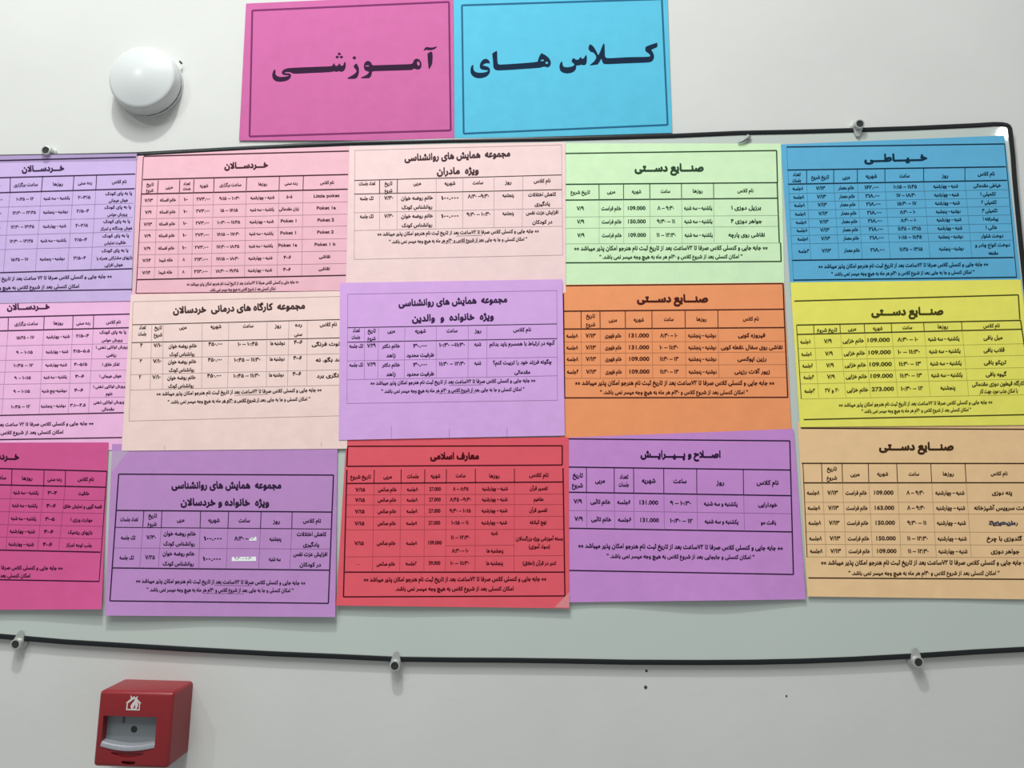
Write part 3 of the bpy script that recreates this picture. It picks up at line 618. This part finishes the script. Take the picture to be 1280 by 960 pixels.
m_clear = mat('clear_tape', (.80, .80, .78), .2, spec=.5)
m_clear.node_tree.nodes['Principled BSDF'].inputs['Alpha'].default_value = .26
for sh, tri in ((sL, [(58, 40), (150, 36), (62, 150)]), (sO, [(1247, 838), (1244, 922), (1168, 920)])):
    sh.flat('clear_tape', [(tri, [(0, 1, 2)])], m_clear, .0003)['label'] = 'clear sticky tape on the corner'

# mauve, bottom row right of the red one
KT = 'خانم تائبی'
H = [('نام کلاس', 1062, 308, 115, .012), ('روز', 815, 308, 42, .012), ('ساعت', 605, 300, 70, .012), ('شهریه', 442, 298, 72, .012), ('تعداد', 313, 277, 46, .012), ('جلسات', 312, 318, 54, .012), ('مربی', 188, 298, 52, .012), ('تاریخ', 72, 270, 54, .012), ('شروع', 70, 322, 58, .012)]
C = rows([1063, 818, 608, 443, 312, 190, 72], [100, 176, 110, 98, 70, 105, 44], 4, [(423, 406), (516, 497)],
    [['خودارایی', 'یکشنبه و سه شنبه', '۹ - ۱۰:۳۰', '131.000', '۶جلسه', KT, '۷/۹'], [('بافت مو', 80), 'یکشنبه و سه شنبه', ('۱۰:۳۰ - ۱۲', 118), '131.000', '۶جلسه', KT, '۷/۹']])
timetable([(700, 547.3), (992, 536), (1007.3, 749.2), (703, 753)], 3, drop(.0035, .002, 3.6), (.60, .276, .66), (.045, .015, .07),
    'mauve grooming timetable in the bottom row, between the red sheet and the peach one', (705, 530, 4.174),
    [('اصـــلاح و پـــیـــرایـــش', 608, 162, 418, 62, .004)],
    [(-20, 77, 1178, 88), (1178, 88, 1197, 785), (-20, 224, 1183, 240), (-20, 355, 1187, 374), (-20, 543, 1191, 563), (-20, 763, 1197, 785)],
    [(117, 228, 117, 357), (262, 230, 262, 360), (363, 231, 364, 361), (520, 233, 521, 363), (692, 235, 693, 366), (935, 238, 937, 370)],
    [(-20, 450, 1189, 468), (117, 357, 119, 547), (262, 360, 265, 549), (364, 361, 367, 551), (521, 363, 524, 553), (693, 366, 697, 556), (937, 370, 942, 560)],
    H, C, [(F1, 608, 643, 1070, 36, .012), (F2C, 608, 694, 772, 32, .008)], (36, 34))

# peach, bottom right
H = [('نام کلاس', 1060, 260, 88), ('روزها', 795, 262, 58), ('ساعت', 615, 262, 55), ('شهریه', 452, 262, 58), ('مربی', 308, 264, 48), ('تاریخ', 187, 236, 52), ('شروع', 187, 283, 54)]
C = rows([1075, 803, 622, 458, 314, 191, 90], [150, 152, 100, 102, 112, 56, 66], 16, [(361, 361), (440, 440), (518, 518), (600, 599), (667, 665)],
    [[('پته دوزی', 106), SH_CH, ('۸ - ۹:۳۰', 92), '109.000', KF, '۷/۱۳', '۸جلسه'], [('دوخت سرویس آشپزخانه', 300), SH_CH, ('۸ - ۹:۳۰', 92), '163.000', KF, '۷/۱۳', '۸جلسه'], ['رمان دوزی۳', SH_CH, '۹:۳۰ - ۱۱', '150.000', KF, '۷/۱۳', '۸جلسه'],
     [('گلدوزی با چرخ', 186), SH_CH, ('۱۱ - ۱۲:۳۰', 108), '150.000', KF, '۷/۱۳', '۸جلسه'], ['جواهر دوزی', SH_CH, ('۱۱ - ۱۲:۳۰', 108), '109.000', KF, '۷/۱۳', '۸جلسه']])
sN = timetable([(997, 528), (1296, 526), (1313, 749.5), (1009.4, 745.6)], 1, drop(.002, .0005, 1), (.90, .60, .325), (.09, .04, .015),
    'peach handicraft timetable in the bottom right corner with one class name scribbled over', (995, 530, 4.174),
    [('صنـــایع دســـتی', 628, 122, 390, 70, 0)],
    [(28, 22, 1290, 28), (30, 205, 1300, 206), (40, 307, 1305, 306), (65, 803, 1325, 811)],
    [(36, 205, 58, 695), (133, 206, 137, 306), (240, 206, 243, 306), (377, 206, 380, 306), (525, 206, 530, 306), (703, 206, 708, 306), (882, 206, 888, 306)],
    [(45, 408, 1310, 408), (47, 470, 1310, 470), (50, 562, 1312, 565), (54, 628, 1314, 632), (58, 693, 1316, 697), (137, 306, 158, 695), (243, 306, 262, 695), (380, 306, 400, 695), (530, 306, 548, 695), (708, 306, 732, 695), (888, 306, 915, 695)],
    H, C, [(F1, 672, 725, 1085, 36, 0), (F2A, 668, 780, 790, 32, 0)], (31, 34))
rs = random.Random(4); zz = [(1008+rs.uniform(-3, 3)+i*6.2, 520+(-1)**i*rs.uniform(5, 12)) for i in range(23)]
sN.flat('pen_scribble', [seg(*a, *b, 4.5) for a, b in zip(zz, zz[1:])], mat('pen_ink', (.05, .06, .12), .6), .0002)['label'] = 'dark pen scribble'

# ------------------------------------------------------------------ the two heading signs on the wall above the board
curl = lambda u, v: .0003+.0002*math.sin(4*u)
ink_m, ink_b = (.055, .018, .06), (.012, .035, .085)
def sign(quad, col, ink, bcol, label, loops, dots, holes, border):
    s = Sheet(quad, -.0016, curl, col, ink, label, (0, 0, 1.0), 'paper heading signs on the wall', 'heading_sign', 'sign')
    v, f = fill([rounded(l) for l in loops]+dots+holes); s.flat('lettering', [(v, f)], s.ink)
    mb = mat('border_print', bcol, .8, spec=.1)
    s.flat('border_line', [seg(*border[i], *border[(i+1) % 4], 2.3) for i in range(4)], mb)
    return s
def loc(ox, oy, pts, dx=0, dy=0): return [(ox+(x+dx)/12.8, oy+(y+dy)/12.8) for x, y in pts]
A1 = [(180, 468), (185, 500), (182, 545), (205, 575), (260, 592), (320, 588), (370, 580), (400, 570), (390, 562), (340, 562), (303, 555), (283, 530), (290, 498), (320, 470), (370, 452), (430, 446),
      (700, 433), (1000, 423), (1082, 418), (1100, 400), (1112, 376), (1122, 373), (1135, 395), (1147, 415), (1180, 412), (1190, 388), (1203, 372), (1216, 388), (1233, 412), (1268, 408), (1275, 375), (1299, 340),
      (1308, 372), (1308, 410), (1300, 455), (1281, 490), (1246, 508), (1211, 503), (1196, 496), (1166, 509), (1136, 506), (1119, 496), (1086, 512), (700, 530), (470, 540), (440, 525), (415, 514), (370, 511),
      (330, 518), (324, 526), (350, 532), (400, 533), (428, 545), (434, 575), (420, 610), (380, 645), (320, 662), (250, 668), (190, 660), (150, 630), (132, 590), (132, 540), (145, 500), (165, 475)]
A2 = [(575, 372), (600, 395), (620, 440), (625, 500), (615, 560), (590, 605), (560, 620), (447, 622), (440, 605), (480, 585), (540, 550), (575, 520), (585, 495), (565, 460), (535, 430), (550, 400)]
A3 = [(770, 332), (810, 350), (828, 380), (838, 405), (1000, 400), (1280, 391), (1468, 385), (1488, 360), (1503, 318), (1538, 297), (1578, 303), (1613, 340), (1626, 390), (1618, 440), (1593, 468), (1553, 472), (1518, 460),
      (1503, 456), (1480, 473), (1458, 480), (1068, 492), (832, 499), (830, 530), (820, 570), (795, 605), (770, 612), (660, 612), (650, 603), (690, 585), (750, 555), (780, 525), (783, 508), (760, 500), (730, 492), (708, 465),
      (700, 420), (708, 375), (735, 342)]
A4 = [(1025, 180), (1035, 250), (1032, 320), (1028, 375), (1005, 425), (980, 465), (968, 455), (962, 380), (955, 300), (950, 215), (975, 200)]
A5 = [(890, 180), (895, 150), (915, 120), (940, 110), (990, 120), (1030, 120), (1070, 110), (1100, 100), (1098, 118), (1065, 145), (1020, 160), (970, 162), (925, 155), (905, 165)]
sign([(307.5, 4.4), (566.3, -7), (567.8, 175.5), (298.7, 175.5)], (.575, .125, .34), ink_m, (.20, .03, .13),
     'magenta paper sign with one bold word, left of the pair above the board',
     [loc(330, 50, A1), loc(400, 50, A2), loc(400, 50, A3), loc(460, 50, A4), loc(460, 50, A5)],
     [loc(330, 50, dia(*d)) for d in ((1205, 222, 30, 26), (1172, 272, 31, 26), (1238, 272, 31, 26))]+[loc(400, 50, dia(550, 285, 34, 31))],
     [loc(400, 50, ell(755, 413, 33, 9)), loc(460, 50, ell(806, 376, 21, 36, -.25))],
     [(315.4, 13.1), (561.2, 2.3), (563.4, 162.9), (311.9, 170.6)])
B1 = [(345, 298), (385, 310), (410, 345), (414, 378), (385, 370), (350, 372), (315, 388), (295, 405), (340, 415), (390, 430), (418, 465), (415, 520), (390, 560), (340, 595), (270, 612), (195, 608), (140, 580), (108, 535),
      (102, 490), (110, 435), (130, 400), (152, 402), (148, 450), (160, 490), (190, 515), (250, 525), (320, 520), (370, 505), (390, 488), (350, 480), (290, 475), (255, 450), (250, 410), (265, 360), (300, 315)]
B2 = [(530, 165), (533, 300), (538, 370), (555, 391), (600, 393), (900, 374), (1174, 351), (1184, 326), (1199, 276), (1234, 206), (1294, 236), (1354, 281), (1389, 341), (1389, 386), (1369, 426), (1329, 438), (1289, 424),
      (1254, 431), (1214, 444), (1024, 458), (700, 480), (530, 488), (490, 470), (468, 430), (465, 350), (455, 260), (450, 215), (490, 190)]
B3 = [(935, 300), (942, 340), (942, 400), (930, 450), (900, 468), (865, 462), (850, 457), (820, 468), (785, 470), (770, 476), (770, 520), (745, 560), (700, 588), (630, 600), (560, 588), (515, 555), (502, 510), (505, 460),
      (520, 425), (540, 408), (550, 412), (552, 455), (570, 492), (620, 502), (690, 492), (730, 475), (745, 455), (725, 435), (695, 410), (705, 375), (730, 350), (745, 360), (757, 375), (800, 380), (820, 365), (830, 340),
      (848, 338), (858, 362), (885, 362), (902, 345), (912, 318)]
B4 = [(310, 185), (330, 190), (332, 300), (336, 390), (355, 415), (420, 419), (700, 402), (1000, 398), (1050, 392), (1062, 375), (1045, 350), (1000, 320), (980, 300), (980, 250), (995, 232), (1060, 205), (1140, 180), (1175, 168),
      (1175, 235), (1150, 252), (1100, 270), (1075, 287), (1100, 320), (1120, 370), (1122, 410), (1105, 450), (1075, 478), (1020, 488), (700, 500), (480, 510), (340, 515), (310, 505), (290, 470), (278, 425), (262, 450), (235, 500), (215, 520),
      (150, 528), (90, 535), (95, 525), (140, 490), (175, 455), (195, 415), (195, 390), (165, 340), (135, 320), (110, 320), (85, 295), (68, 265), (80, 215), (100, 195), (130, 210), (175, 265), (215, 345), (228, 376),
      (260, 310), (290, 230)]
sign([(567, -3), (834, -11), (840, 166), (568, 174.2)], (.095, .50, .70), ink_b, (.02, .13, .25),
     'cyan blue paper sign with two bold words, right of the pair above the board',
     [loc(580, 50, B1), loc(580, 50, B2), loc(660, 45, B3), loc(730, 40, B4)], [],
     [loc(660, 45, ell(229, 389, 28, 13, -.1)), loc(660, 45, ell(300, 428, 22, 19))],
     [(577.4, 6.6), (827.3, -1.2), (834.6, 156), (579.6, 167)])

# ------------------------------------------------------------------ smoke detector
m_white = mat('white_plastic', (.64, .665, .66), .24, spec=.22)
m_gap = mat('vent_dark', (.10, .10, .10), .7)
c = P3(187.2, 107); cx, cz = c[0], c[2]
R = .0490
b = MB(); b.lathe(cx, cz, [(0, 0), (R, 0), (R, -.0035), (R-.0006, -.0042), (R-.004, -.0042), (R-.004, -.0064)], 96)
det = autosmooth(b.obj('smoke_detector', m_white, origin=np.array([cx, 0, cz])), 40)
tag(det, 'round white ceiling-style smoke detector on the wall at upper left', 'smoke detector')
b = MB(); prof = [(R-.004, -.0062), (R-.0004, -.0066), (R, -.0074), (R-.0022, -.0205), (R-.0028, -.0221), (R-.0042, -.0234)]
for k in range(1, 15):
    t = k/14; prof.append(((R-.0042)*(1-t), -.0234-.0082*math.sin(t*math.pi/2)))
b.lathe(cx, cz, prof, 96); autosmooth(b.obj('domed_cover', m_white, det), 50)
for k in range(16):
    a = 2*math.pi*k/16; b = MB()
    b.lathe(cx, cz, [(R-.0035, -.0043), (R-.0009, -.0043), (R-.0009, -.0063), (R-.0035, -.0063), (R-.0035, -.0043)], 8, a+.03, a+.34)
    b.obj('vent_slot', m_gap, det)
b = MB(); l = P3(225.5, 77.5, -.0075); b.lathe(l[0], l[2], [(0, -.0095), (.0012, -.0092), (.0014, -.0075), (.0014, -.004)], 12)
b.obj('indicator_light', mat('indicator_dark', (.02, .02, .02), .3), det)['label'] = 'tiny black indicator'

# ------------------------------------------------------------------ red manual fire alarm call point
m_red = mat('alarm_red', (.25, .014, .019), .38, spec=.5)
tl, tr, br = P3(153.5, 849.3), P3(240.3, 851), P3(236, 941.5)
x0, x1 = tl[0], (tr[0]+br[0])/2; z1, z0 = (tl[2]+tr[2])/2, br[2]; dp = .052
wd, ht = x1-x0, z1-z0
import bmesh
def rbox(X0, X1, Z0, Z1, Y0, Y1, bev, segs=4):
    bm = bmesh.new(); bmesh.ops.create_cube(bm, size=1); Y0, Y1 = min(Y0, Y1), max(Y0, Y1)
    for v in bm.verts: v.co = ((X0+X1)/2+v.co.x*(X1-X0), (Y0+Y1)/2+v.co.y*(Y1-Y0), (Z0+Z1)/2+v.co.z*(Z1-Z0))
    es = [e for e in bm.edges if not all(abs(v.co.y-Y1) < 1e-6 for v in e.verts)]
    bmesh.ops.bevel(bm, geom=es, offset=bev, segments=segs, affect='EDGES', profile=.5); return bm
def arc_poly(xa, xb, zt, zb, sag, n=14):        # a window: straight top and sides, curved foot
    return [(xa, zt), (xa, zb)]+[(xa+(xb-xa)*i/n, zb-sag*math.sin(math.pi*i/n)) for i in range(1, n)]+[(xb, zb), (xb, zt)]
bm = rbox(x0, x1, z0, z1, 0, -dp, .0045)
V = [tuple(v.co) for v in bm.verts]; Fa = [tuple(v.index for v in f.verts) for f in bm.faces]; bm.free()
body = mesh_obj('fire_alarm_call_point', V, Fa, m_red, origin=np.array([(x0+x1)/2, 0, (z0+z1)/2]))
wx0, wx1 = x0+.085*wd, x0+.80*wd; wzt, wzb = z1-.33*ht, z1-.735*ht
def cut(poly, ya, yb, nm):
    b = MB(); b.prism(poly, ya, yb); k = b.obj('cutter', m_red); bm = bmesh.new(); bm.from_mesh(k.data)
    bmesh.ops.recalc_face_normals(bm, faces=bm.faces); bm.to_mesh(k.data); bm.free()
    md = body.modifiers.new(nm, 'BOOLEAN'); md.object = k; md.solver = 'EXACT'; return k
ks = [cut(arc_poly(wx0, wx1, wzt, wzb, .004), -dp-.01, -dp+.012, 'window'),
      cut(arc_poly(x0+.23*wd, x0+.66*wd, wzb-.0062, wzb-.0072, .0045), -dp-.01, -dp+.0022, 'smile'),
      cut(arc_poly(x0+.38*wd, x0+.56*wd, wzb-.0155, wzb-.0185, .0015), -dp-.01, -dp+.006, 'key')]
bpy.context.view_layer.update()
me = bpy.data.meshes.new_from_object(body.evaluated_get(bpy.context.evaluated_depsgraph_get()))
body.modifiers.clear(); body.data = me
for k in ks: bpy.data.objects.remove(k)
body.data.materials.clear(); body.data.materials.append(m_red); autosmooth(body, 32)
tag(body, 'red manual fire alarm call point on the wall below the board at lower left', 'fire alarm')
m_grey = mat('grey_plate', (.20, .22, .235), .35, spec=.5); m_lip = mat('clear_flap', (.26, .27, .30), .25, spec=.5)
b = MB(); b.prism(arc_poly(wx0+.0002, wx1-.0002, wzt-.0002, wzb+.0004, .0035)[::1], -dp+.0119, -dp+.0095); plate = b.obj('press_plate', m_grey, body); plate['label'] = 'grey press plate in the window'
hx, hz = wx0+.52*(wx1-wx0), wzt-.50*(wzt-wzb)
b = MB(); b.lathe(hx, hz, [(0, -dp+.0094), (.0040, -dp+.0094), (.0040, -dp+.0099)], 24); b.obj('plate_hole', m_sock, plate)
b = MB(); b.prism([(hx-.0150, wzt-.0025), (hx-.0150, wzt-.0110), (hx-.0120, wzt-.0110), (hx-.0120, wzt-.0025)], -dp+.0096, -dp+.0091); b.obj('plate_slot', m_gap, plate)
# lip of the flap along the foot of the window: a lathe-like curved ledge
b = MB(); n = 18; pr = [(-dp+.0115, .0062), (-dp+.002, .0058), (-dp-.0004, .0030), (-dp-.0006, .0004), (-dp+.0030, .0000), (-dp+.0115, .0008)]
v = []; f = []
for i in range(n+1):
    t = i/n; x = wx0+(wx1-wx0)*t; sg = .004*math.sin(math.pi*t); bow = .0012*math.sin(math.pi*t)
    for y, h in pr: v.append((x, y-bow*(1 if y < -dp+.004 else 0), wzb-sg+h))
k = len(pr)
for i in range(n):
    for j in range(k): f.append((i*k+j, i*k+(j+1) % k, (i+1)*k+(j+1) % k, (i+1)*k+j))
f += [tuple(range(k)), tuple(range(n*k, n*k+k))[::-1]]
b.add(v, f); autosmooth(b.obj('flap_lip', m_lip, body), 40)['label'] = 'pale plastic flap lip'
# burning house emblem
m_em = mat('emblem_white', (.66, .60, .59), .6)
ex, ez = x0+.475*wd, z1-.155*ht; u = .0085
def E(pts): return [(ex+a*u, ez+b*u) for a, b in pts]
house = E([(-1.0, -.95), (.95, -.95), (.95, .05), (1.15, .0), (.45, .62), (.55, 1.05), (.2, .75), (.0, 1.0), (-.2, .78), (-.55, 1.1), (-.45, .62), (-1.15, .0), (-1.0, .05)])
inner = E([(-.82, -.78), (-.3, -.78), (-.42, -.35), (-.2, .0), (.05, .3), (.18, .62), (-.05, .55), (-.82, -.05)])
inner2 = E([(.45, -.78), (.8, -.78), (.8, -.05), (.55, .2), (.66, -.15), (.62, -.5)])
fl = E([(-.05, -.7), (.12, -.42), (.2, -.15), (.3, -.45), (.22, -.72)])
v, f = fill([house, inner, inner2, fl])
mesh_obj('house_emblem', [(p[0], -dp-.00025, p[1]) for p in v], f, m_em, body)['label'] = 'white burning house emblem'

# ------------------------------------------------------------------ a curled bit of tape on the board's upper rim
m_tape = mat('grey_tape', (.33, .36, .35), .35, spec=.5)
cen = [(935, 168.6), (933.5, 170.6), (930, 173.2), (926, 176.6), (922.4, 179.0)]; half = [4.2, 4.6, 4.3, 3.4, .6]
b = MB(); v = []; f = []
for i, ((x, y), h) in enumerate(zip(cen, half)):
    dpt = -.0069-.0016*math.sin(math.pi*i/4)-.0002
    for s, q in ((-.45, .0), (0.15, .0010), (1, .0002)):
        v.append(P3(x+s*h*.75+h*.2, y+s*h*.75*.55, dpt-q))
for i in range(4):
    for j in range(2): f.append((i*3+j, i*3+j+1, i*3+j+4, i*3+j+3))
b.add(v, f); tp = b.obj('tape_scrap', m_tape, smooth=True)
md = tp.modifiers.new('thickness', 'SOLIDIFY'); md.thickness = .0003
tag(tp, 'small curled grey scrap of tape on the board rim above the green sheet', 'tape')

bpy.data.objects.remove(_co)
